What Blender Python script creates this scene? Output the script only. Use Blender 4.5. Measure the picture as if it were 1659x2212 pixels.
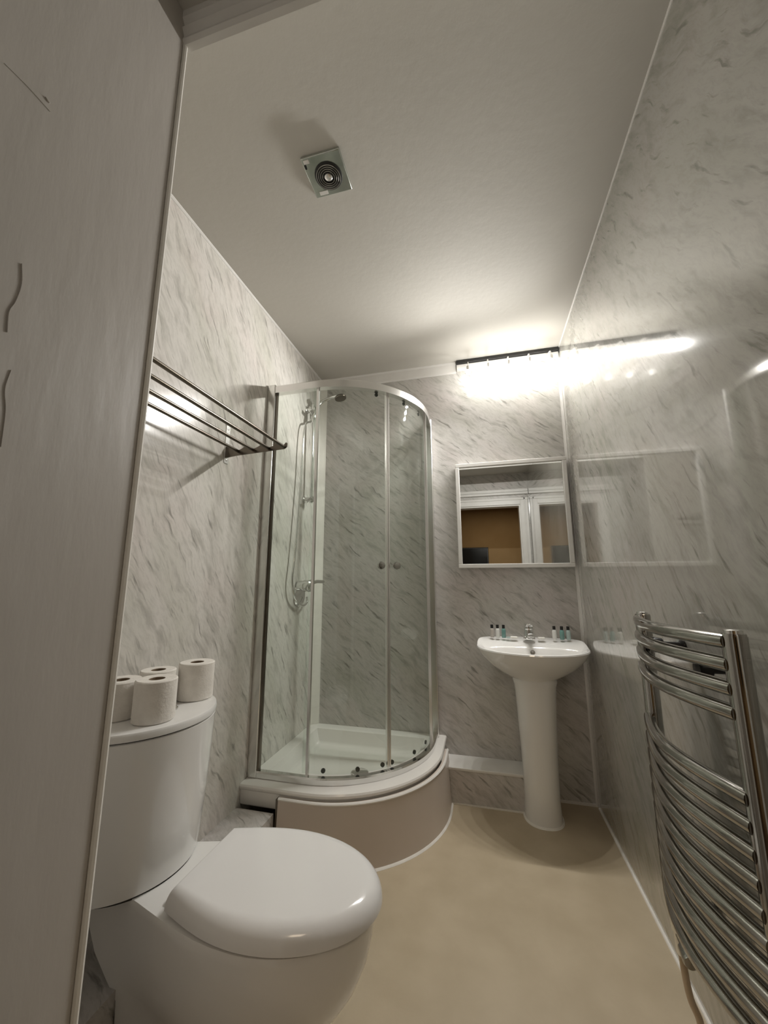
import bpy, bmesh, math, random
from mathutils import Vector, Matrix
random.seed(4)
PI = math.pi
S = bpy.context.scene
C = S.collection
for o in list(bpy.data.objects): bpy.data.objects.remove(o)

# ------------------------------------------------------------------ camera
W, H = 1.634, 2.632            # room width, ceiling height (left wall x=0, back wall y=0, floor z=0)
YAW, PITCH, ROLL, FPX = 0.24765, 0.17579, -0.00237, 829.0
cam = bpy.data.cameras.new('camera'); camo = bpy.data.objects.new('camera', cam); C.objects.link(camo)
f = Vector((-math.sin(YAW)*math.cos(PITCH), math.cos(YAW)*math.cos(PITCH), math.sin(PITCH)))
r = Vector((math.cos(YAW), math.sin(YAW), 0)); u = r.cross(f)
r2 = r*math.cos(ROLL)+u*math.sin(ROLL); u2 = -r*math.sin(ROLL)+u*math.cos(ROLL)
M = Matrix((r2, u2, -f)).transposed().to_4x4(); M.translation = Vector((1.0971, -2.4575, 1.1721))
camo.matrix_world = M
cam.sensor_fit = 'HORIZONTAL'; cam.sensor_width = 36; cam.lens = FPX/1659*36; cam.clip_start = 0.02
S.camera = camo
# ------------------------------------------------------------------ world, exposure
w = bpy.data.worlds.new('world'); S.world = w; w.use_nodes = True
w.node_tree.nodes['Background'].inputs[0].default_value = (0.9, 0.78, 0.62, 1)
w.node_tree.nodes['Background'].inputs[1].default_value = 0.02
S.view_settings.view_transform = 'Standard'; S.view_settings.look = 'None'
S.view_settings.gamma = 1; S.view_settings.use_curve_mapping = False
S.view_settings.exposure = 0.0
BULB = 135.0                    # glow of the five bulbs in the wall light
SPOT_W = 16.0                   # watts of the spot added at each bulb, aimed into the room
HALL_W = 7.0                    # watts of the unseen fill lamp added in the hall, behind the camera
def area(name, loc, rot, size, watts, col):
    l = bpy.data.lights.new(name, 'AREA'); l.energy = watts; l.size = size; l.color = col
    o = bpy.data.objects.new(name, l); o.location = loc; o.rotation_euler = rot; C.objects.link(o); return o
area('hall_fill', (1.2, -3.6, 2.40), (0, 0, 0), 0.5, HALL_W, (1.0, 0.80, 0.58))  # unseen lamp added as weak warm fill through the doorway

# ------------------------------------------------------------------ materials
MAT = {}
def principled(name, col, rough=0.5, metal=0.0, spec=0.5, coat=0.0, emit=None, es=0):
    m = bpy.data.materials.new(name); m.use_nodes = True; b = m.node_tree.nodes['Principled BSDF']
    b.inputs['Base Color'].default_value = (*col, 1); b.inputs['Roughness'].default_value = rough
    b.inputs['Metallic'].default_value = metal; b.inputs['Specular IOR Level'].default_value = spec
    b.inputs['Coat Weight'].default_value = coat; b.inputs['Coat Roughness'].default_value = 0.035
    if emit: b.inputs['Emission Color'].default_value = (*emit, 1); b.inputs['Emission Strength'].default_value = es
    MAT[name] = m; return m
def nd(m, t, **k):
    n = m.node_tree.nodes.new(t)
    for a, v in k.items(): setattr(n, a, v)
    return n
def lk(m, a, b): m.node_tree.links.new(a, b)
def vary(m, c1, c2, scale=8, detail=4, bump=0.0, bscale=60, stretch=(1, 1, 1), lo=.35, hi=.65):
    b = m.node_tree.nodes['Principled BSDF']
    tc = nd(m, 'ShaderNodeTexCoord'); mp = nd(m, 'ShaderNodeMapping'); mp.inputs['Scale'].default_value = stretch
    lk(m, tc.outputs['Object'], mp.inputs['Vector'])
    n = nd(m, 'ShaderNodeTexNoise'); n.inputs['Scale'].default_value = scale; n.inputs['Detail'].default_value = detail
    lk(m, mp.outputs[0], n.inputs['Vector'])
    cr = nd(m, 'ShaderNodeValToRGB'); cr.color_ramp.elements[0].position = lo; cr.color_ramp.elements[1].position = hi
    cr.color_ramp.elements[0].color = (*c1, 1); cr.color_ramp.elements[1].color = (*c2, 1)
    lk(m, n.outputs['Fac'], cr.inputs[0]); lk(m, cr.outputs[0], b.inputs['Base Color'])
    if bump:
        n2 = nd(m, 'ShaderNodeTexNoise'); n2.inputs['Scale'].default_value = bscale; n2.inputs['Detail'].default_value = 5
        lk(m, mp.outputs[0], n2.inputs['Vector'])
        bp = nd(m, 'ShaderNodeBump'); bp.inputs['Strength'].default_value = bump; bp.inputs['Distance'].default_value = 0.004
        lk(m, n2.outputs['Fac'], bp.inputs['Height']); lk(m, bp.outputs[0], b.inputs['Normal'])
    return m
def marble(name, axis, rough, base=(0.63, 0.605, 0.58), vein=(0.23, 0.22, 0.19), ang=48, coat=0.0, spec=0.5, off=0.0, big=0.0):
    """printed marble wall panel: short diagonal veins. axis 'x' for the back wall, 'y' left, '-y' right"""
    m = principled(name, base, rough, spec=spec, coat=coat); b = m.node_tree.nodes['Principled BSDF']
    tc = nd(m, 'ShaderNodeTexCoord'); sp = nd(m, 'ShaderNodeSeparateXYZ'); lk(m, tc.outputs['Object'], sp.inputs[0])
    src = sp.outputs['X'] if axis == 'x' else sp.outputs['Y']; vv = sp.outputs['Z']
    if axis == 'top':
        ad = nd(m, 'ShaderNodeMath', operation='ADD'); lk(m, sp.outputs['X'], ad.inputs[0]); lk(m, sp.outputs['Z'], ad.inputs[1]); vv = ad.outputs[0]
    if axis == '-y':
        mm = nd(m, 'ShaderNodeMath', operation='MULTIPLY'); mm.inputs[1].default_value = -1; lk(m, src, mm.inputs[0]); src = mm.outputs[0]
    cb = nd(m, 'ShaderNodeCombineXYZ'); lk(m, src, cb.inputs[0]); lk(m, vv, cb.inputs[1]); cb.inputs[2].default_value = off
    wn = nd(m, 'ShaderNodeTexNoise'); wn.inputs['Scale'].default_value = 5; wn.inputs['Detail'].default_value = 3
    lk(m, cb.outputs[0], wn.inputs['Vector'])
    wa = nd(m, 'ShaderNodeMix', data_type='VECTOR'); wa.inputs['Factor'].default_value = 0.07
    lk(m, cb.outputs[0], wa.inputs[4]); lk(m, wn.outputs['Color'], wa.inputs[5])
    rot = nd(m, 'ShaderNodeMapping', vector_type='POINT'); rot.inputs['Rotation'].default_value = (0, 0, math.radians(ang))
    lk(m, wa.outputs[1], rot.inputs['Vector'])
    def streak(sx, sy, scale, detail, lo, hi, rgh=.55):
        mp = nd(m, 'ShaderNodeMapping'); mp.inputs['Scale'].default_value = (sx, sy, 1); lk(m, rot.outputs[0], mp.inputs['Vector'])
        n = nd(m, 'ShaderNodeTexNoise'); n.inputs['Scale'].default_value = scale; n.inputs['Detail'].default_value = detail
        n.inputs['Roughness'].default_value = rgh
        lk(m, mp.outputs[0], n.inputs['Vector'])
        mr = nd(m, 'ShaderNodeMapRange'); mr.inputs[1].default_value = lo; mr.inputs[2].default_value = hi
        lk(m, n.outputs['Fac'], mr.inputs[0]); return mr.outputs[0]
    a = streak(1.5, 6, 5.5, 6, .50, .78)            # medium veins
    c_ = streak(2.2, 9, 13, 6, .46, .80, .68)       # fine scratches
    d = streak(.8, 3, 2.2, 4, .45, .75)             # broad clouds
    e = streak(1.7, 13, 4.2, 5, .60, .70)            # few sharp long veins
    def mix(fac, k, A, B):
        mu = nd(m, 'ShaderNodeMath', operation='MULTIPLY'); mu.inputs[1].default_value = k; lk(m, fac, mu.inputs[0])
        x = nd(m, 'ShaderNodeMix', data_type='RGBA'); lk(m, mu.outputs[0], x.inputs['Factor'])
        if isinstance(A, tuple): x.inputs[6].default_value = (*A, 1)
        else: lk(m, A, x.inputs[6])
        x.inputs[7].default_value = (*B, 1); return x.outputs[2]
    g = tuple(x*y for x, y in zip(base, (0.84, 0.86, 0.80)))
    col = mix(d, .8, base, g)
    pk = nd(m, 'ShaderNodeTexNoise'); pk.inputs['Scale'].default_value = 3.1; lk(m, cb.outputs[0], pk.inputs['Vector'])
    pr = nd(m, 'ShaderNodeMapRange'); pr.inputs[1].default_value = .5; pr.inputs[2].default_value = .7; lk(m, pk.outputs['Fac'], pr.inputs[0])
    col = mix(pr.outputs[0], .5, col, tuple(x*y for x, y in zip(base, (1.0, .93, .94))))
    col = mix(c_, .38, col, vein); col = mix(a, .62, col, vein); col = mix(e, .70, col, tuple(x*.8 for x in vein))
    lk(m, col, b.inputs['Base Color']); return m

m = principled('ceiling_paint', (.8, .77, .72), .7); vary(m, (.585, .56, .51), (.615, .59, .54), 1.6, 3, .15, 40)
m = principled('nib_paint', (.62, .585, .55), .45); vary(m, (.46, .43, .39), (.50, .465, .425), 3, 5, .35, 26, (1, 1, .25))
m = principled('white_paint', (.78, .755, .72), .35); vary(m, (.76, .735, .70), (.80, .78, .745), 10, 3)
m = principled('sealant', (.85, .82, .76), .4); vary(m, (.83, .80, .74), (.87, .84, .78), 30, 2)
m = principled('vinyl_floor', (.6, .5, .36), .45); vary(m, (.47, .385, .265), (.53, .44, .31), 7, 6, .08, 90)
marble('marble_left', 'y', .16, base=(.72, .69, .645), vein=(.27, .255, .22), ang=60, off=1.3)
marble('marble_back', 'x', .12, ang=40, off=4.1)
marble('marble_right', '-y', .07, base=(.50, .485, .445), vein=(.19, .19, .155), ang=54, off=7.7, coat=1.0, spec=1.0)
marble('marble_rear', 'x', .14, ang=40, off=9.3)
marble('marble_ledge', 'top', .2, ang=60, off=2.3)
m = principled('ceramic', (.86, .845, .82), .08, coat=.5); vary(m, (.85, .835, .81), (.87, .86, .835), 2, 1)
m = principled('seat_plastic', (.88, .87, .86), .16, coat=.3); vary(m, (.87, .86, .85), (.89, .88, .87), 2, 1)
m = principled('acrylic', (.82, .79, .75), .15, coat=.3); vary(m, (.81, .78, .74), (.835, .81, .77), 3, 1)
m = principled('tray_panel', (.62, .54, .475), .28); vary(m, (.60, .525, .46), (.64, .56, .495), 4, 2)
m = principled('chrome', (.78, .78, .77), .09, 1.0); vary(m, (.74, .74, .73), (.82, .82, .81), 5, 2)
m = principled('satin_aluminium', (.78, .77, .75), .24, 1.0); vary(m, (.74, .73, .71), (.80, .79, .77), 5, 2)
m = principled('steel_dark', (.17, .15, .12), .28, 1.0); vary(m, (.15, .13, .105), (.20, .175, .145), 8, 2)
m = principled('radiator_chrome', (.42, .41, .385), .12, 1.0); vary(m, (.39, .38, .355), (.45, .44, .415), 5, 2)
m = principled('black_plastic', (.012, .012, .012), .35); vary(m, (.010, .010, .010), (.016, .015, .014), 20, 2)
m = principled('screw_metal', (.35, .33, .3), .3, 1.0)
m = principled('mirror_glass', (.86, .87, .85), .01, 1.0)
m = principled('tissue', (.84, .80, .74), .95, spec=.1); vary(m, (.80, .76, .70), (.87, .83, .77), 40, 4, .3, 160)
m = principled('cardboard', (.25, .18, .12), .9); vary(m, (.22, .16, .10), (.29, .21, .14), 30, 3)
m = principled('teal_liquid', (.16, .33, .30), .15, coat=.4); vary(m, (.15, .31, .285), (.18, .36, .33), 30, 1)
m = principled('pale_teal_liquid', (.42, .52, .50), .15, coat=.4)
m = principled('clear_liquid', (.50, .46, .42), .12, coat=.4)
m = principled('white_bottle', (.80, .80, .77), .3)
m = principled('soap_wrap', (.84, .82, .76), .6); vary(m, (.82, .80, .74), (.87, .85, .79), 60, 2)
m = principled('bulb_glow', (1, 1, 1), .3, emit=(1.0, .98, .94), es=BULB)
m = principled('hall_paint', (.42, .29, .14), .7); vary(m, (.40, .275, .13), (.44, .31, .155), 3, 3)
m = principled('hall_floor', (.15, .1, .07), .8); vary(m, (.13, .09, .06), (.18, .12, .08), 12, 3)
m = principled('pipe_paint', (.60, .47, .33), .4); vary(m, (.57, .44, .30), (.63, .50, .36), 20, 2)
m = principled('fan_plate', (.46, .49, .45), .12, .8); vary(m, (.42, .45, .41), (.52, .54, .50), 14, 3)
m = principled('screen', (.004, .005, .006), .12)
def glass_mat(name, tint, base=.035, k=.55):
    m = bpy.data.materials.new(name); m.use_nodes = True; nt = m.node_tree; nt.nodes.clear()
    out = nd(m, 'ShaderNodeOutputMaterial'); tr = nd(m, 'ShaderNodeBsdfTransparent'); tr.inputs[0].default_value = (*tint, 1)
    gl = nd(m, 'ShaderNodeBsdfGlossy'); gl.inputs['Roughness'].default_value = .02; gl.inputs[0].default_value = (.9, .95, .92, 1)
    lw = nd(m, 'ShaderNodeLayerWeight'); lw.inputs[0].default_value = .5
    pw = nd(m, 'ShaderNodeMath', operation='POWER'); pw.inputs[1].default_value = 5; lk(m, lw.outputs['Facing'], pw.inputs[0])
    ma = nd(m, 'ShaderNodeMath', operation='MULTIPLY_ADD'); ma.inputs[1].default_value = k; ma.inputs[2].default_value = base; lk(m, pw.outputs[0], ma.inputs[0])
    mx = nd(m, 'ShaderNodeMixShader'); lk(m, ma.outputs[0], mx.inputs[0]); lk(m, tr.outputs[0], mx.inputs[1]); lk(m, gl.outputs[0], mx.inputs[2])
    lk(m, mx.outputs[0], out.inputs[0]); MAT[name] = m
glass_mat('shower_glass', (.955, .975, .96))

# ------------------------------------------------------------------ mesh helpers
def obj(name, bm, mat, parent=None, smooth=True, bevel=0, label=None):
    me = bpy.data.meshes.new(name); bmesh.ops.recalc_face_normals(bm, faces=bm.faces); bm.to_mesh(me); bm.free()
    me.materials.append(MAT[mat] if isinstance(mat, str) else mat)
    if smooth:
        me.polygons.foreach_set('use_smooth', [True]*len(me.polygons)); me.set_sharp_from_angle(angle=math.radians(38))
    o = bpy.data.objects.new(name, me); C.objects.link(o)
    if bevel:
        b = o.modifiers.new('bevel', 'BEVEL'); b.width = bevel; b.segments = 2; b.limit_method = 'ANGLE'; b.angle_limit = math.radians(40)
    if parent:
        o.parent = parent; o.matrix_parent_inverse = Matrix.Translation(-parent.location) if not parent.get('rz') else Matrix.LocRotScale(parent.location, parent.rotation_euler, None).inverted()
    if label: o['label'] = label
    return o
def thing(name, label, cat, loc=(0, 0, 0), group=None):
    o = bpy.data.objects.new(name, None); C.objects.link(o); o.location = loc; o.empty_display_size = .05
    o['label'] = label; o['category'] = cat
    if group: o['group'] = group
    return o
def tag(o, label, cat, group=None):
    o['label'] = label; o['category'] = cat
    if group: o['group'] = group
    return o
def struct(name, bm, mat, smooth=False, parent=None, bevel=0):
    o = obj(name, bm, mat, parent, smooth, bevel)
    o['kind'] = 'structure'
    return o
def box(x0, x1, y0, y1, z0, z1, bm=None):
    bm = bm or bmesh.new(); vs = [bm.verts.new((x, y, z)) for x in (x0, x1) for y in (y0, y1) for z in (z0, z1)]
    for q in ((0, 1, 3, 2), (4, 6, 7, 5), (0, 4, 5, 1), (2, 3, 7, 6), (0, 2, 6, 4), (1, 5, 7, 3)): bm.faces.new([vs[i] for i in q])
    return bm
def loft(rings, cap0=True, cap1=True, bm=None, closed=True):
    bm = bm or bmesh.new(); R = [[bm.verts.new(p) for p in ring] for ring in rings]; n = len(R[0])
    for a, b in zip(R, R[1:]):
        for i in range(n if closed else n-1):
            j = (i+1) % n; bm.faces.new((a[i], a[j], b[j], b[i]))
    if cap0: bm.faces.new(list(reversed(R[0])))
    if cap1: bm.faces.new(R[-1])
    return bm
def lathe(prof, c=(0, 0, 0), axis=(0, 0, 1), n=28, bm=None):
    """prof: list of (radius, height) along axis from c"""
    ax = Vector(axis).normalized(); q = Vector((0, 0, 1)).rotation_difference(ax); c = Vector(c); rings = []
    for rr, h in prof:
        rings.append([c+q @ Vector((max(rr, 1e-5)*math.cos(2*PI*i/n), max(rr, 1e-5)*math.sin(2*PI*i/n), h)) for i in range(n)])
    return loft(rings, True, True, bm)
def tube(pts, rad, n=12, bm=None, sy=1.0, cap=True):
    pts = [Vector(p) for p in pts]; rings = []; up = Vector((0, 0, 1)); prev = None
    for i, p in enumerate(pts):
        t = (pts[min(i+1, len(pts)-1)]-pts[max(i-1, 0)]).normalized()
        if prev is None:
            a = t.cross(up); a = a.normalized() if a.length > 1e-3 else Vector((1, 0, 0))
        else: a = (prev - t*prev.dot(t)).normalized()
        prev = a; b = a.cross(t); rr = rad[i] if isinstance(rad, (list, tuple)) else rad
        rings.append([p+a*rr*math.cos(2*PI*k/n)+b*rr*sy*math.sin(2*PI*k/n) for k in range(n)])
    return loft(rings, cap, cap, bm)
def smooth_path(ctrl, k=10):
    P = [Vector(p) for p in ctrl]; out = []
    Q = [2*P[0]-P[1]]+P+[2*P[-1]-P[-2]]
    for i in range(1, len(Q)-2):
        for s in range(k):
            t = s/k; a, b, c, d = Q[i-1], Q[i], Q[i+1], Q[i+2]
            out.append(.5*((2*b)+(c-a)*t+(2*a-5*b+4*c-d)*t*t+(3*b-a-3*c+d)*t**3))
    out.append(P[-1]); return out
def ribbon(path, t, z0, z1, bm=None):
    """vertical strip of thickness t along a 2D path"""
    P = [Vector((p[0], p[1])) for p in path]; n = len(P); rings = []
    for i, p in enumerate(P):
        d = (P[min(i+1, n-1)]-P[max(i-1, 0)]).normalized(); nn = Vector((d.y, -d.x))*t/2
        a = p+nn; b = p-nn
        rings.append([(a.x, a.y, z0), (a.x, a.y, z1), (b.x, b.y, z1), (b.x, b.y, z0)])
    return loft(rings, True, True, bm)
def arc(cx, cy, rr, a0, a1, n=24):
    return [(cx+rr*math.cos(math.radians(a0+(a1-a0)*i/n)), cy+rr*math.sin(math.radians(a0+(a1-a0)*i/n))) for i in range(n+1)]

# ------------------------------------------------------------------ setting: room shell
YN, XN, ZN, YR = -1.90, 0.476, 2.49, -2.52     # nib end, nib face, entry soffit height, rear (door) wall
struct('floor', box(-.1, W+.1, YR-.14, .1, -.1, 0), 'vinyl_floor')
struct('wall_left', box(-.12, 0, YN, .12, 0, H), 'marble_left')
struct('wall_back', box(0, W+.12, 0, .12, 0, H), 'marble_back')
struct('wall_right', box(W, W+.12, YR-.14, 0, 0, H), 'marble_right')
struct('ceiling', box(-.12, W+.12, YN, .12, H, H+.1), 'ceiling_paint')
struct('trim_1', box(-.12, W+.12, YR-.14, YN-.0, ZN, H+.1), 'ceiling_paint')     # lower soffit over the entry
# entry nib (partition) on the left with rounded painted corner
bm = box(-.12, XN, YR-.14, YN, 0, ZN)
nib = struct('wall_entry', bm, 'nib_paint', bevel=.004)
# flaked paint on the nib face
def flake(y, z, pts, wd):
    path = [(XN+.0006, y+a, z+b) for a, b in pts]
    o = struct('paint_crack', tube(smooth_path(path, 5), wd, 6, sy=.35), 'nib_paint', True, nib); return o
flake(-2.12, 1.56, [(0, .06), (.004, .03), (.001, 0), (-.004, -.02), (-.002, -.05)], .0013)
flake(-2.11, 1.41, [(0, .05), (-.003, .02), (.002, -.01), (.004, -.06)], .0009)
flake(-2.125, 1.905, [(-.004, .002), (.001, -.001), (.003, .001)], .0016)
flake(-2.15, 1.89, [(-.03, .0), (0, .003), (.03, .002)], .0005)
# header moulding at the change of ceiling height
hb = loft([[(x, YN+.0, 2.492), (x, YN-.012, 2.492), (x, YN-.012, 2.470), (x, YN-.004, 2.458), (x, YN-.010, 2.444), (x, YN-.002, 2.428), (x, YN-.006, 2.414), (x, YN, 2.405), (x, YN+.014, 2.405), (x, YN+.014, 2.492)] for x in (XN-.0, W)])
struct('trim_2', hb, 'white_paint')
# lamp-lit corner edge of the nib, put in as a pale protruding bead
struct('trim_3', tube([(XN+.001, YN+.003, 0), (XN+.001, YN+.003, 2.405)], .0055, 8), 'sealant', True)
# coving along back wall, left of the light; corner trims
struct('trim_4', loft([[(x, 0, 2.555), (x, -.006, 2.555), (x, -.010, 2.562), (x, -.012, 2.62), (x, -.018, H), (x, 0, H)] for x in (0.0, .985)]), 'white_paint')
struct('trim_5', loft([[(0, y, H-.009), (.003, y, H-.008), (.008, y, H-.003), (.009, y, H), (0, y, H)] for y in (YN, -.001)]), 'white_paint')
struct('trim_6', loft([[(W, y, H-.005), (W-.002, y, H-.0045), (W-.004, y, H-.002), (W-.0045, y, H), (W, y, H)] for y in (YN, -.001)]), 'white_paint')
struct('trim_7', loft([[(0, 0, z), (.046, 0, z), (.046, -.004, z), (.040, -.008, z), (.010, -.034, z), (.005, -.040, z), (0, -.040, z)] for z in (.278, 2.556)]), 'sealant')
struct('trim_8', loft([[(W, 0, z), (W-.014, 0, z), (W-.014, -.003, z), (W-.005, -.006, z), (W-.003, -.016, z), (W, -.016, z)] for z in (0, 2.60)]), 'white_paint')
# floor sealant
struct('trim_9', loft([[(W, y, .007), (W-.006, y, .0045), (W-.008, y, .0), (W, y, 0)] for y in (YR, -.02)]), 'sealant')
# boxed-in pipes: ledge along left wall, ledge along back wall (marble panels with white top)
lg = struct('trim_10', box(0, .182, YN, -.785, 0, .188), 'marble_ledge')
bx = struct('trim_11', box(.80, 1.33, -.155, 0, 0, .165), 'marble_back')
struct('trim_12', box(.80, 1.335, -.162, 0, .165, .180), 'white_paint', bevel=.004)
struct('trim_13', box(.80, 1.33, -.159, -.155, .0, .007), 'sealant')
struct('trim_14', box(1.33, W-.008, -.006, 0, .0, .012), 'white_paint')
# rear wall with the doorway the photograph is taken from (seen in the mirror)
DX0, DX1, DZ = .74, 1.545, 2.10
bm = box(XN, DX0, YR-.12, YR, 0, ZN); box(DX1, W, YR-.12, YR, 0, ZN, bm); box(DX0, DX1, YR-.12, YR, DZ, ZN, bm)
rear = struct('wall_rear', bm, 'marble_rear')
dr = bpy.data.objects.new('door_1', None); C.objects.link(dr); dr.location = (1.14, YR, 0); dr['kind'] = 'structure'
for nm, b in (('jamb', (DX1-.028, DX1, YR-.125, YR+.004, 0, DZ-.028)), ('jamb', (DX0, DX0+.028, YR-.125, YR+.004, 0, DZ-.028)), ('head_lining', (DX0, DX1, YR-.125, YR+.004, DZ-.028, DZ)),
              ('architrave', (DX1-.012, W-.012, YR, YR+.022, 0, DZ+.07)), ('architrave', (DX0-.07, DX0+.012, YR, YR+.022, 0, DZ+.07)),
              ('architrave', (DX0+.012, DX1-.012, YR, YR+.022, DZ-.012, DZ+.07)),
              ('architrave_bead', (DX1+.030, DX1+.045, YR+.022, YR+.030, 0, DZ+.07)), ('architrave_bead', (DX0-.07, W-.012, YR+.022, YR+.030, DZ+.045, DZ+.07)),
              ('head_moulding', (DX0-.10, W-.003, YR, YR+.030, DZ+.115, DZ+.145)), ('head_moulding', (DX0-.10, W-.003, YR, YR+.018, DZ+.150, DZ+.185))):
    obj(nm, box(*b), 'white_paint', dr, False, .002)
# hall beyond the doorway
struct('wall_hall_far', box(-.6, 2.8, -4.75, -4.65, 0, 2.5), 'hall_paint')
struct('wall_hall_left', box(-.7, -.6, -4.75, YR-.14, 0, 2.5), 'hall_paint')
struct('wall_hall_right', box(2.8, 2.9, -4.75, YR-.14, 0, 2.5), 'hall_paint')
struct('wall_hall_near', box(W+.12, 2.8, YR-.2, YR-.14, 0, 2.5), 'hall_paint')
struct('wall_hall_near_left', box(-.6, -.12, YR-.2, YR-.14, 0, 2.5), 'hall_paint')
struct('ceiling_hall', box(-.7, 2.9, -4.75, YR-.14, 2.5, 2.6), 'hall_paint')
struct('floor_hall', box(-.7, 2.9, -4.75, YR-.14, -.1, 0), 'hall_floor')
tv = thing('television', 'black flat television on the brown hall wall, reflected in the mirror', 'television', (.75, -4.64, 1.35))
obj('casing', box(.38, 1.12, -4.65, -4.60, 1.16, 1.74), 'black_plastic', tv, False, .006)
obj('screen', box(.40, 1.10, -4.602, -4.598, 1.18, 1.72), 'screen', tv, False)

# ------------------------------------------------------------------ shower tray
def qpath(cx, cy, rr, d=0.0, n=26):
    return [(d, -d), (d, cy-rr)]+arc(cx, cy, rr, -90, 0, n)+[(cx+rr, -d)]
def qring(cx, cy, rr, z, d=.001, n=26): return [(x, y, z) for x, y in qpath(cx, cy, rr, d, n)]
tray = thing('shower_tray', 'white quadrant shower tray raised on a curved panel in the back left corner', 'shower tray', (.4, -.4, 0))
rings = [qring(.305, -.225, .530, .1885), qring(.305, -.225, .535, .196), qring(.305, -.225, .537, .250), qring(.305, -.225, .545, .258), qring(.305, -.225, .547, .268), qring(.305, -.225, .543, .275),
         qring(.305, -.225, .528, .277), qring(.29, -.205, .46, .277, .045), qring(.285, -.20, .445, .270, .06), qring(.28, -.195, .425, .212, .085), qring(.28, -.195, .405, .200, .105), qring(.26, -.175, .2, .196, .12)]
obj('tray_body', loft(rings), 'acrylic', tray)
obj('drain_cover', lathe([(.0, 0), (.042, 0), (.045, .003), (.040, .006), (.0, .008)], (.44, -.38, .1985)), 'chrome', tray)
def ppath(rr, cx=.32, cy=-.235, x0=.200): return [(x0, cy-rr)]+arc(cx, cy, rr, -90, 0, 30)+[(cx+rr, -.110)]
bm = bmesh.new()
prof = [(.566, 0), (.560, .06), (.552, .19), (.549, .232), (.549, .242), (.546, .246), (.538, .247)]
outer = [[(x, y, z) for x, y in ppath(rr)] for rr, z in prof]
inner = [[(x, y, z) for x, y in ppath(.530)] for z in (.247, 0)]
loft(outer+inner+[outer[0]], False, False, bm, closed=False)
bmesh.ops.remove_doubles(bm, verts=bm.verts, dist=1e-5); bmesh.ops.holes_fill(bm, edges=[e for e in bm.edges if e.is_boundary], sides=40)
obj('riser_panel', bm, 'tray_panel', tray, label='beige curved plinth panel')
bm = bmesh.new(); P = ppath(.570)
loft([[(x, y, z) for x, y in ppath(rr)] for rr, z in ((.566, .008), (.571, .004), (.574, 0.0005), (.560, .0005), (.566, .008))], False, False, bm, closed=False)
obj('floor_seal', bm, 'sealant', tray, label='white sealant line')
bm = bmesh.new(); loft([[(x, y, z) for x, y in ppath(rr)] for rr, z in ((.5505, .240), (.552, .245), (.548, .2495), (.541, .2495), (.541, .240), (.5505, .240))], False, False, bm, closed=False)
obj('panel_edge_highlight', bm, 'acrylic', tray, label='white strip for the highlight on the plinth panel top lip')  # highlight along the panel's top edge, put in as a white strip
# dark strip standing for the shadowed gap at the left end of the panel
obj('panel_end_shade', box(.190, .200, -.785, -.76, 0, .243), 'steel_dark', tray, False)

# ------------------------------------------------------------------ shower enclosure
ECX, ECY, ER = .27, -.175, .52
enc = thing('shower_enclosure', 'chrome framed quadrant shower enclosure with two curved sliding glass doors', 'shower enclosure', (.4, -.4, .277))
def epath(rr, a0=-90, a1=0, n=30, left=True, right=True):
    p = []
    if left: p.append((.012, ECY-rr)); 
    p += arc(ECX, ECY, rr, a0, a1, n)
    if right: p.append((ECX+rr, -.012))
    return p
ZT0, ZT1 = 2.180, 2.224
def rail(z0, z1, wd):
    bm = bmesh.new(); rings = []
    full = [epath(ER+wd/2), epath(ER+wd/2), epath(ER+wd/2-.006), epath(ER-wd/2+.006), epath(ER-wd/2), epath(ER-wd/2)]
    zs = [z0, z1-.006, z1, z1, z1-.006, z0]
    lines = [[(x, y, z) for x, y in pp] for pp, z in zip(full, zs)]
    loft(lines+[lines[0]], False, False, bm, closed=False)
    bmesh.ops.remove_doubles(bm, verts=bm.verts, dist=1e-6); bmesh.ops.holes_fill(bm, edges=[e for e in bm.edges if e.is_boundary], sides=10)
    return bm
obj('top_rail', rail(ZT0, ZT1, .036), 'satin_aluminium', enc)
obj('bottom_rail', rail(.278, .305, .034), 'chrome', enc)
obj('wall_post', box(.0, .046, ECY-ER-.022, ECY-ER+.020, .278, ZT1+.004), 'satin_aluminium', enc, True, .004)
obj('wall_post', box(ECX+ER-.020, ECX+ER+.022, -.046, 0, .278, ZT1+.004), 'satin_aluminium', enc, True, .004)
obj('post_strip', box(.046, .052, ECY-ER-.010, ECY-ER+.010, .305, ZT0), 'steel_dark', enc, False)
obj('fixed_glass', ribbon([(.040, ECY-ER), (ECX+.02, ECY-ER)], .006, .300, ZT0+.004), 'shower_glass', enc)
obj('fixed_glass', ribbon([(ECX+ER, ECY-.03), (ECX+ER, -.030)], .006, .300, ZT0+.004), 'shower_glass', enc)
obj('glass_edge_strip', box(ECX+.016, ECX+.028, ECY-ER-.008, ECY-ER+.006, .305, ZT0), 'satin_aluminium', enc, False)
obj('glass_edge_strip', box(ECX+ER-.007, ECX+ER+.008, ECY-.045, ECY-.025, .305, ZT0), 'satin_aluminium', enc, False)
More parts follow.
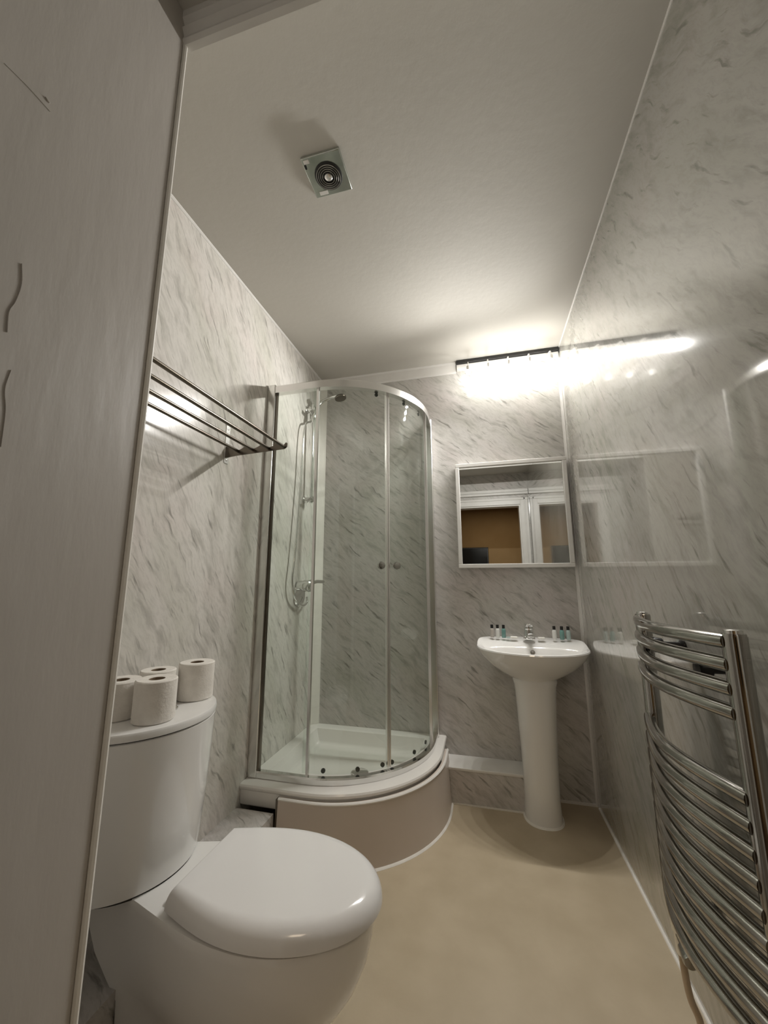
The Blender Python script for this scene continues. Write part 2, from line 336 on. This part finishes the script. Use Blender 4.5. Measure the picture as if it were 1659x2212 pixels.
for a0, a1 in ((-91, -46.0), (-44.2, 2)):
    d = obj('sliding_door', ribbon(arc(ECX, ECY, ER-.012, a0, a1, 24), .006, .312, ZT0+.002), 'shower_glass', enc)
    s = -1 if a0 < -60 else 1
    am = math.radians(-45+s*1.2); cx, cy = ECX+(ER-.012)*math.cos(am), ECY+(ER-.012)*math.sin(am)
    da = 0.9
    obj('door_seal', ribbon(arc(ECX, ECY, ER-.012, -45+s*.2-da*(s < 0), -45+s*.2+da*(s > 0), 3), .016, .312, ZT0), 'satin_aluminium', d)
    ka = math.radians(-45+(-5.6 if s < 0 else 4.2)); dn = Vector((math.cos(ka), math.sin(ka), 0)); kc = Vector((ECX, ECY, 1.245))+dn*(ER-.010)
    obj('knob', lathe([(.007, 0), (.007, .014), (.018, .018), (.020, .026), (.018, .034), (.008, .037), (0, .037)], kc, dn), 'radiator_chrome', d)
    for k in ((-80, -62, -48) if s < 0 else (-42, -24, -8)):
        q = math.radians(k); dn = Vector((math.cos(q), math.sin(q), 0)); kc = Vector((ECX, ECY, .322))+dn*(ER-.026)
        obj('roller', lathe([(.004, 0), (.010, .001), (.010, .008), (.004, .009)], kc, dn, 16), 'black_plastic', d)
    for k in ((-52,) if s < 0 else (-30, -10)):
        q = math.radians(k); dn = Vector((math.cos(q), math.sin(q), 0)); kc = Vector((ECX, ECY, ZT0-.008))+dn*(ER-.026)
        obj('roller', lathe([(.004, 0), (.010, .001), (.010, .007), (.004, .008)], kc, dn, 16), 'black_plastic', d)

# ------------------------------------------------------------------ shower mixer, riser and hose
mx = thing('shower_mixer', 'chrome shower valve on the left wall inside the enclosure', 'shower valve', (0, -.26, 1.10))
obj('back_plate', lathe([(0, 0), (.068, 0), (.071, .004), (.064, .012), (0, .014)], (0, -.255, 1.085), (1, 0, 0), 36), 'chrome', mx)
obj('valve_body', lathe([(.030, 0), (.030, .04), (.036, .042), (.036, .080), (.028, .088), (0, .089)], (.008, -.28, 1.140), (1, 0, 0)), 'chrome', mx)
obj('lever', tube([(.085, -.26, 1.155), (.10, -.22, 1.165), (.125, -.17, 1.163)], [.012, .011, .010], 12), 'chrome', mx)
rs = thing('shower_riser', 'chrome riser rail with hand shower and hose beside the white corner trim', 'shower rail', (0, -.23, 1.7))
obj('riser_bar', tube([(.05, -.228, 1.66), (.05, -.238, 2.33)], .010, 16), 'chrome', rs)
for z in (1.685, 2.30): obj('rail_bracket', lathe([(.024, 0), (.024, .006), (.014, .012), (.014, .055), (.018, .066), (0, .068)], (0, -.232, z), (1, 0, 0)), 'chrome', rs)
obj('hose_guide', tube([(.05, -.24, 1.69), (.05, -.265, 1.675), (.045, -.29, 1.655)], .009, 10), 'chrome', rs)
sl = obj('slider', lathe([(.020, -.030), (.022, -.026), (.022, .026), (.020, .030)], (.05, -.236, 2.26)), 'chrome', rs)
obj('slider_knob', lathe([(.013, 0), (.014, .045), (.010, .049), (0, .049)], (.05, -.25, 2.26), (.1, -1, .2)), 'chrome', sl)
hs = obj('hand_shower', tube(smooth_path([(.05, -.262, 2.20), (.06, -.245, 2.27), (.085, -.205, 2.355), (.14, -.19, 2.388), (.20, -.19, 2.400)]), .0115, 14), 'chrome', rs)
obj('shower_head', lathe([(0, -.018), (.014, -.016), (.036, -.003), (.040, .006), (.038, .012), (0, .013)], (.222, -.19, 2.388), (.25, 0, -1)), 'steel_dark', hs)
obj('hose', tube(smooth_path([(.05, -.264, 2.205), (.038, -.335, 2.12), (.035, -.355, 1.75), (.035, -.395, 1.33), (.035, -.415, 1.17), (.035, -.375, 1.075), (.035, -.28, 1.025), (.035, -.215, 1.035), (.030, -.20, 1.07)], 12), .0068, 10), 'chrome', rs)

# ------------------------------------------------------------------ towel rack (left wall)
rk = thing('towel_rack', 'chrome towel shelf of four bars on the left wall above the toilet', 'towel rack', (0, -1.40, 1.742))
BX = [.062, .137, .214, .288]
for i, x in enumerate(BX):
    obj('bar', tube([(x, -1.022, 1.742), (x, -1.80, 1.742)], .0068, 12), 'steel_dark', rk)
for y0 in (-1.022, -1.80):
    pts = [(.0, 1.716), (.05, 1.722), (.29, 1.733), (.302, 1.742), (.303, 1.758), (.296, 1.762), (.286, 1.750), (.27, 1.752), (.25, 1.760), (.235, 1.752), (.214, 1.746), (.20, 1.752), (.175, 1.762), (.155, 1.752), (.137, 1.746), (.12, 1.752), (.098, 1.764), (.078, 1.752), (.062, 1.746), (.045, 1.756), (.02, 1.770), (.0, 1.775)]
    b = obj('bracket_arm', loft([[(x, y, z) for x, z in pts] for y in (y0-.002, y0+.002)]), 'steel_dark', rk, False)
    wp = obj('wall_plate', box(0, .003, y0-.014, y0+.014, 1.690, 1.868), 'satin_aluminium', rk, False, .001)
    for z in (1.705, 1.852): obj('screw', lathe([(0, 0), (.004, 0), (.004, .002), (0, .003)], (.003, y0, z), (1, 0, 0), 10), 'screw_metal', wp)

# ------------------------------------------------------------------ toilet
TY = -1.44
toi = thing('toilet', 'white close-coupled toilet with closed lid against the left wall', 'toilet', (.4, TY, 0))
def egg(xb, xf, hb, hw, z, xm=None, n=40, p=2.0, q=0):
    """closed outline: straight back at xb, half-width hw at xm, round front at xf"""
    xm = xm if xm is not None else xb+(xf-xb)*.5; pts = []
    for i in range(n+1):
        t = -PI/2+PI*i/n; c, s = math.cos(t), math.sin(t)
        pts.append((xm+(xf-xm)*abs(c)**(2/p), TY+hw*math.copysign(abs(s)**(2/p), s), z))
    m_ = 10
    for i in range(1, m_+1):
        t = i/m_; x = xm+(xb-xm)*t; hy = hb+(hw-hb)*(math.cos(t*PI/2) if q else .5+.5*math.cos(t*PI))
        pts.append((x, TY+hy, z))
    for i in range(m_, 0, -1):
        t = i/m_; x = xm+(xb-xm)*t; hy = hb+(hw-hb)*(math.cos(t*PI/2) if q else .5+.5*math.cos(t*PI))
        pts.append((x, TY-hy, z))
    return pts
pan = [egg(.190, .665, .085, .118, 0.0, .48), egg(.190, .66, .085, .115, .03, .48), egg(.188, .648, .085, .108, .10, .46), egg(.186, .660, .085, .114, .135, .47), egg(.184, .695, .085, .130, .165, .49),
       egg(.150, .735, .085, .148, .20, .50), egg(.105, .772, .085, .163, .25, .52), egg(.080, .795, .085, .172, .30, .54), egg(.06, .806, .085, .176, .345, .55), egg(.05, .810, .085, .177, .385, .55), egg(.05, .811, .085, .177, .396, .55),
       egg(.05, .808, .083, .174, .402, .55), egg(.06, .78, .07, .15, .403, .55)]
obj('pan', loft(pan), 'ceramic', toi)
def dome(xb, xf, hb, hw, z0, z1, xm, rr=.03):
    R = []
    for k in range(9):
        a = PI/2*k/8; ins = rr*(1-math.cos(a)); R.append(egg(xb+ins*.45, xf-ins, hb-ins*.6, hw-ins, z0+(z1-z0)*math.sin(a), xm, q=1))
    for k in (.25, .6, .9): R.append(egg(xb+(xm-xb)*k, xf-rr-(xf-rr-xm)*k, (hb-rr*.6)*(1-k)+.001, (hw-rr)*(1-k)+.001, z1+.003*k, xm, q=1))
    return R
obj('seat', loft([egg(.365, .800, .112, .158, .4035, .56, q=1), egg(.365, .802, .113, .160, .4085, .56, q=1)]), 'seat_plastic', toi)
obj('lid', loft([egg(.352, .812, .116, .168, .4065, .56, q=1), egg(.343, .822, .124, .176, .408, .56, q=1)]+dome(.340, .830, .130, .180, .412, .455, .56, .040)), 'seat_plastic', toi)
for s in (-1, 1): obj('hinge', lathe([(.011, -.02), (.012, -.018), (.012, .018), (.011, .02)], (.333, TY+s*.075, .416), (0, 1, 0), 16), 'chrome', toi)
def cring(z, xf, hw, sag, inset=0):
    """cistern plan: flat back at the wall, strongly bowed front"""
    pts = [(.012+inset, TY-hw+inset, z)]; R = (hw*hw+sag*sag)/(2*sag); a = math.asin(min(1, hw/R)); cx = xf-R; n = 28
    pts = []
    for i in range(n+1):
        t = -a+2*a*i/n; pts.append((cx+R*math.cos(t)-inset, TY+(R*math.sin(t))*(1-inset/hw), z))
    xc = pts[-1][0]
    # rounded shoulders and flat back
    back = [(.012+inset, TY+hw-inset, z), (.012+inset, TY-hw+inset, z)]
    return pts+[(xc-.02, TY+hw-inset*.9, z)]+back+[(xc-.02, TY-hw+inset*.9, z)]
cis = [cring(.402, .262, .158, .100, .004), cring(.408, .270, .164, .105), cring(.46, .276, .170, .108), cring(.58, .285, .179, .112), cring(.69, .291, .187, .116), cring(.768, .294, .190, .118), cring(.770, .290, .187, .118)]
obj('cistern', loft(cis), 'ceramic', toi)
ld = [cring(.7735, .292, .188, .118), cring(.7745, .296, .192, .119), cring(.788, .297, .193, .120), cring(.793, .294, .191, .120), cring(.795, .287, .186, .118)]
obj('cistern_gap', loft([cring(.768, .288, .184, .117), cring(.775, .288, .184, .117)]), 'black_plastic', toi, label='dark joint under the cistern lid')
obj('cistern_lid', loft(ld), 'ceramic', toi)
fb = obj('flush_button', lathe([(.024, 0), (.024, .004), (.020, .007), (.017, .006), (0, .006)], (.175, TY+.015, .795), n=28), 'chrome', toi)
obj('button_split', box(.174, .176, TY-.004, TY+.034, .801, .8018), 'steel_dark', fb, False)
obj('pan_cistern_gasket', loft([cring(.400, .268, .152, .104), cring(.404, .268, .152, .104)]), 'black_plastic', toi)

# toilet rolls
def roll(x, y, z, h, rr, lab, tear=0):
    t = thing('toilet_roll', lab, 'toilet roll', (x, y, z), 'toilet rolls on the cistern')
    n = 40; bm = bmesh.new(); hole = .021; rings = []
    for q, zz in ((rr-.003, 0), (rr, .003), (rr, h-.003), (rr-.003, h), (hole, h-.001), (hole, .001), (rr-.003, 0)):
        rings.append([(x+q*math.cos(2*PI*i/n)*(1+.008*math.sin(3*2*PI*i/n+x*40)), y+q*math.sin(2*PI*i/n), z+zz) for i in range(n)])
    loft(rings, False, False, bm); bmesh.ops.remove_doubles(bm, verts=bm.verts, dist=1e-6)
    obj('paper', bm, 'tissue', t)
    bm = bmesh.new(); rings = [[(x+q*math.cos(2*PI*i/n), y+q*math.sin(2*PI*i/n), z+zz) for i in range(n)] for q, zz in ((.0208, .001), (.0208, h-.002), (.0195, h-.002), (.0195, .001), (.0208, .001))]
    loft(rings, False, False, bm); obj('core', bm, 'cardboard', t)
    if tear:
        a0 = math.radians(tear); p = [(x+(rr+.002+.006*k)*math.cos(a0+k*.12), y+(rr+.002+.006*k)*math.sin(a0+k*.12)) for k in range(6)]
        obj('loose_sheet', ribbon(p, .0012, z+.001, z+h-.002), 'tissue', t)
    return t
ZL = .7955
roll(.200, -1.508, ZL, .108, .053, 'toilet roll on the cistern lid in front of the flush button')
roll(.085, -1.515, ZL, .100, .052, 'toilet roll half hidden by the entry wall edge', 20)
roll(.105, -1.405, ZL, .105, .050, 'toilet roll by the wall, mostly hidden behind the front roll')
roll(.165, -1.308, ZL, .112, .054, 'toilet roll at the shower end of the cistern lid')

# ------------------------------------------------------------------ wash basin
BXc = 1.335
bas = thing('wash_basin', 'white ceramic pedestal wash basin in the back right corner', 'basin', (BXc, -.2, 0))
def smst(a, b, x): t = max(0, min(1, (x-a)/(b-a))); return t*t*(3-2*t)
def bring(a, bf, bb, yc, z, n=64, deck=True, p=2.0):
    out = []
    for i in range(n):
        t = 2*PI*i/n; c, s = math.cos(t), math.sin(t)
        if s < 0: x = a*math.copysign(abs(c)**(2/p), c); y = -bf*abs(s)**(2/p)
        else: x = a*math.copysign(abs(c)**(2/2.9), c); y = bb*abs(s)**(2/2.9)
        yy = yc+y; zz = z+(.030*smst(-.17, -.07, yy) if deck else 0)
        out.append((BXc+x, yy, zz))
    return out
rg = [bring(.090, .095, .08, -.175, .655, deck=False), bring(.118, .110, .11, -.170, .668, deck=False), bring(.168, .145, .135, -.165, .692, deck=False), bring(.222, .188, .15, -.162, .728, deck=False),
      bring(.263, .224, .157, -.16, .768, deck=False), bring(.282, .243, .159, -.16, .800), bring(.286, .248, .160, -.16, .808), bring(.284, .246, .158, -.16, .814), bring(.276, .238, .150, -.16, .8165),
      bring(.250, .192, .050, -.195, .811), bring(.240, .182, .042, -.20, .800), bring(.220, .165, .036, -.205, .775, deck=False), bring(.17, .13, .03, -.21, .735, deck=False), bring(.09, .07, .02, -.22, .713, deck=False), bring(.022, .02, .02, -.23, .709, deck=False)]
obj('bowl', loft(rg), 'ceramic', bas)
obj('overflow', lathe([(.011, 0), (.013, .002), (.011, .004), (.006, .003), (0, .001)], (BXc+.004, -.171, .787), (0, -1, .3), 20), 'screw_metal', bas)
obj('plug_hole', lathe([(.022, 0), (.024, .003), (.018, .004), (0, .002)], (BXc, -.23, .709), n=20), 'chrome', bas)
def pring(hw, df, db, z, n=40, p=2.3):
    return [(BXc+.004+.018*(z/.66-.5)*0+hw*math.copysign(abs(math.cos(t))**(2/p), math.cos(t)), -.165+(-df if math.sin(t) < 0 else db)*abs(math.sin(t))**(2/p), z) for t in [2*PI*i/n for i in range(n)]]
ped = [pring(.090, .105, .14, 0), pring(.088, .103, .14, .02), pring(.084, .098, .14, .10), pring(.088, .100, .14, .30), pring(.096, .104, .14, .50), pring(.102, .108, .14, .60), pring(.106, .110, .13, .632), pring(.112, .114, .12, .655), pring(.108, .11, .11, .668)]
obj('pedestal', loft(ped), 'ceramic', bas)
obj('pedestal_seal', loft([pring(.096, .111, .14, 0.0005), pring(.091, .106, .14, .008)]), 'sealant', bas)
tp = thing('basin_tap', 'small chrome mixer tap on the centre of the basin', 'tap', (BXc, -.085, .846))
obj('tap_body', lathe([(.031, 0), (.032, .004), (.026, .010), (.024, .05), (.025, .056), (0, .057)], (BXc, -.085, .846)), 'chrome', tp)
obj('spout', loft([[(BXc+sx*w_, y, z+sz*h_) for sx, sz in ((-1, -1), (1, -1), (1, 1), (-1, 1))] for y, z, w_, h_ in ((-.08, .872, .017, .012), (-.13, .880, .016, .011), (-.172, .876, .015, .009), (-.180, .868, .012, .006))]), 'chrome', tp, True, .003)
obj('tap_lever', loft([[(BXc+sx*w_, y, z+sz*h_) for sx, sz in ((-1, -1), (1, -1), (1, 1), (-1, 1))] for y, z, w_, h_ in ((-.058, .916, .022, .011), (-.10, .918, .022, .010), (-.140, .926, .017, .005))]), 'chrome', tp, True, .003)
obj('lever_neck', lathe([(.022, 0), (.021, .012), (0, .013)], (BXc, -.085, .902)), 'chrome', tp)
def bottle(x, y, mat, lab, h=.052, rr=.0115):
    z = .8467
    t = thing('toiletry_bottle', lab, 'bottle', (x, y, z), 'miniature toiletries on the basin')
    obj('bottle_body', lathe([(rr*.9, 0), (rr, .003), (rr, h*.8), (rr*.85, h*.93), (rr*.5, h)], (x, y, z), n=20), mat, t)
    obj('cap', lathe([(rr*.68, 0), (rr*.70, .002), (rr*.70, .017), (rr*.62, .019), (0, .0195)], (x, y, z+h), n=20), 'black_plastic', t)
bottle(1.136, -.072, 'clear_liquid', 'leftmost small clear bottle with black cap on the basin')
bottle(1.167, -.072, 'white_bottle', 'small white bottle with black cap between clear and teal bottles, left of tap')
bottle(1.200, -.072, 'teal_liquid', 'small teal bottle with black cap on the left side of the tap')
bottle(1.470, -.072, 'white_bottle', 'small white bottle with black cap, right of the tap')
bottle(1.509, -.072, 'teal_liquid', 'small teal bottle with black cap in the middle of the right trio')
bottle(1.542, -.072, 'pale_teal_liquid', 'rightmost small pale green bottle with black cap')
for x, lab in ((1.255, 'small white wrapped soap bar left of the tap'), (1.400, 'small white wrapped soap bar right of the tap')):
    o = obj('soap_bar', box(x-.019, x+.019, -.092, -.062, .846, .856), 'soap_wrap', None, True, .004); tag(o, lab, 'soap', 'guest soaps on the basin')
o = obj('toiletry_sachet', box(1.213, 1.233, -.09, -.062, .846, .853), 'pale_teal_liquid', None, True, .003); tag(o, 'pale green sachet lying beside the left teal bottle', 'sachet')

# ------------------------------------------------------------------ wall mirror
mr = thing('wall_mirror', 'square mirror in a thin white frame above the basin', 'mirror', (1.287, -.02, 1.574))
X0, X1, Z0, Z1, fw = .958, 1.616, 1.244, 1.905, .024
mr.location = (1.287, 0, 1.574)
for b in ((X0, X1, Z0, Z0+fw), (X0, X1, Z1-fw, Z1), (X0, X0+fw, Z0+fw, Z1-fw), (X1-fw, X1, Z0+fw, Z1-fw)):
    obj('frame', box(b[0], b[1], -.036, -.004, b[2], b[3]), 'white_paint', mr, True, .003)
obj('mirror_pane', box(X0+fw-.004, X1-fw+.004, -.024, -.014, Z0+fw-.004, Z1-fw+.004), 'mirror_glass', mr, False)
mr.rotation_euler = (math.radians(-.0), 0, math.radians(-.6)); mr.location.y = -.0045

# ------------------------------------------------------------------ wall light, five bulbs
li = thing('wall_light', 'bar light with five glowing bulbs at the ceiling above the mirror', 'light', (1.31, 0, 2.6))
obj('back_plate', box(.990, 1.630, -.022, 0, 2.566, 2.608), 'white_paint', li, True, .002)
obj('housing', box(.990, 1.630, -.040, 0, 2.609, 2.629), 'black_plastic', li, True, .002)
for i in range(5):
    x = 1.068+.1235*i
    a = obj('bulb_arm', tube(smooth_path([(x, -.018, 2.575), (x, -.07, 2.575), (x, -.125, 2.555), (x, -.143, 2.525)], 6), .0032, 10), 'white_paint', li)
    obj('lamp_holder', lathe([(.005, .030), (.010, .026), (.011, 0), (.009, -.002), (0, -.002)], (x, -.143, 2.490)), 'white_paint', a)
    obj('bulb', lathe([(.007, .014), (.012, .009), (.0145, .0), (.012, -.010), (.006, -.0145), (0, -.015)], (x, -.143, 2.473), n=16), 'bulb_glow', a)
    sl_ = bpy.data.lights.new('bulb_fill_spot', 'SPOT'); sl_.energy = SPOT_W; sl_.spot_size = math.radians(138); sl_.spot_blend = .6; sl_.shadow_soft_size = .010; sl_.color = (1.0, .98, .945)  # spot added beside the bulb to push its light into the room
    so = bpy.data.objects.new('bulb_fill_spot', sl_); so.location = (x, -.168, 2.463); so.rotation_euler = Vector((-.66, -1, -.95)).to_track_quat('-Z', 'Y').to_euler(); C.objects.link(so)

# ------------------------------------------------------------------ extractor fan on the ceiling
FX, FY = .616, -1.385
fan = thing('extractor_fan', 'square silver extractor fan plate with a round black grille on the ceiling', 'extractor fan', (FX, FY, H))
obj('plate', box(FX-.072, FX+.072, FY-.072, FY+.072, H-.012, H), 'fan_plate', fan, True, .003)
obj('grille_recess', lathe([(.048, 0), (.050, -.003), (.046, -.005), (0, -.0045)], (FX+.004, FY+.004, H-.0115), n=40), 'black_plastic', fan)
for k, rr in enumerate((.043, .036, .029, .022)):
    obj('grille_ring', tube([(FX+.004+rr*math.cos(2*PI*i/40), FY+.004+rr*math.sin(2*PI*i/40), H-.019) for i in range(41)], .0014, 6), 'screw_metal', fan)
for k in range(4):
    a = PI/4+k*PI/2; obj('grille_spoke', tube([(FX+.004+.01*math.cos(a), FY+.004+.01*math.sin(a), H-.0175), (FX+.004+.046*math.cos(a), FY+.004+.046*math.sin(a), H-.0175)], .0016, 6), 'black_plastic', fan)
obj('hub', lathe([(.014, 0), (.014, -.004), (.010, -.007), (0, -.008)], (FX+.004, FY+.004, H-.015), n=24), 'satin_aluminium', fan)
obj('switch', box(FX-.066, FX-.060, FY-.052, FY-.038, H-.0155, H-.011), 'black_plastic', fan, False)
obj('plate_catch', box(FX-.064, FX-.044, FY-.066, FY-.054, H-.015, H-.011), 'white_paint', fan, False)
obj('label_strip', box(FX-.052, FX-.02, FY+.050, FY+.064, H-.0135, H-.011), 'white_paint', fan, False)

# ------------------------------------------------------------------ heated towel radiator (right wall)
RX, RY0, RY1 = W-.075, -1.110, -1.550
rad = thing('towel_radiator', 'tall chrome ladder towel radiator on the right wall', 'radiator', (RX, -1.33, .2))
for y in (RY0, RY1):
    p = obj('post', lathe([(.018, 0), (.0205, .003), (.0205, .780), (.019, .785), (0, .786)], (RX, y, .285)), 'radiator_chrome', rad)
    obj('post_cap', lathe([(.015, 0), (.015, .006), (.011, .008), (0, .008)], (RX, y, 1.070)), 'chrome', p)
for z in (1.055, 1.012, .968, .925, .782, .737, .692, .647, .602, .557, .512, .467, .422, .377):
    pts = [(RX-.012-.045*math.sin(PI*k/14), RY0+(RY1-RY0)*k/14, z) for k in range(15)]
    obj('rung', tube(pts, .0145, 14), 'radiator_chrome', rad)
for y, z in ((-1.165, .990), (-1.40, .975), (-1.165, .36), (-1.49, .36)):
    obj('wall_bracket', lathe([(.016, 0), (.016, .006), (.010, .010), (.010, .050), (.019, .053), (.021, .070), (.017, .078), (0, .079)], (W-.001, y, z), (-1, 0, 0), 20), 'black_plastic' if z > .5 else 'radiator_chrome', rad)
for y, s in ((RY0, 1), (RY1, -1)):
    v = obj('valve', lathe([(.010, 0), (.013, .004), (.013, .05), (.017, .052), (.017, .068), (.010, .070), (.010, .085)], (RX, y, .205)), 'chrome', rad)
    obj('valve_nut', lathe([(.019, 0), (.019, .016), (.014, .018), (0, .018)], (RX, y, .268), n=6), 'chrome', v)
    obj('valve_knob', lathe([(.009, 0), (.009, .035), (.015, .040), (.016, .075), (.013, .082), (0, .083)], (RX-.004, y-.008, .252), (-.12, -1, .0), 20), 'radiator_chrome', v)
    obj('supply_pipe', tube(smooth_path([(RX, y, .21), (RX+.002, y, .16), (RX+.012, y+.01*s, .10), (RX+.03, y+.02*s, .05), (RX+.032, y+.02*s, 0)], 6), .0085, 12), 'pipe_paint', rad, label='cream painted supply pipe')
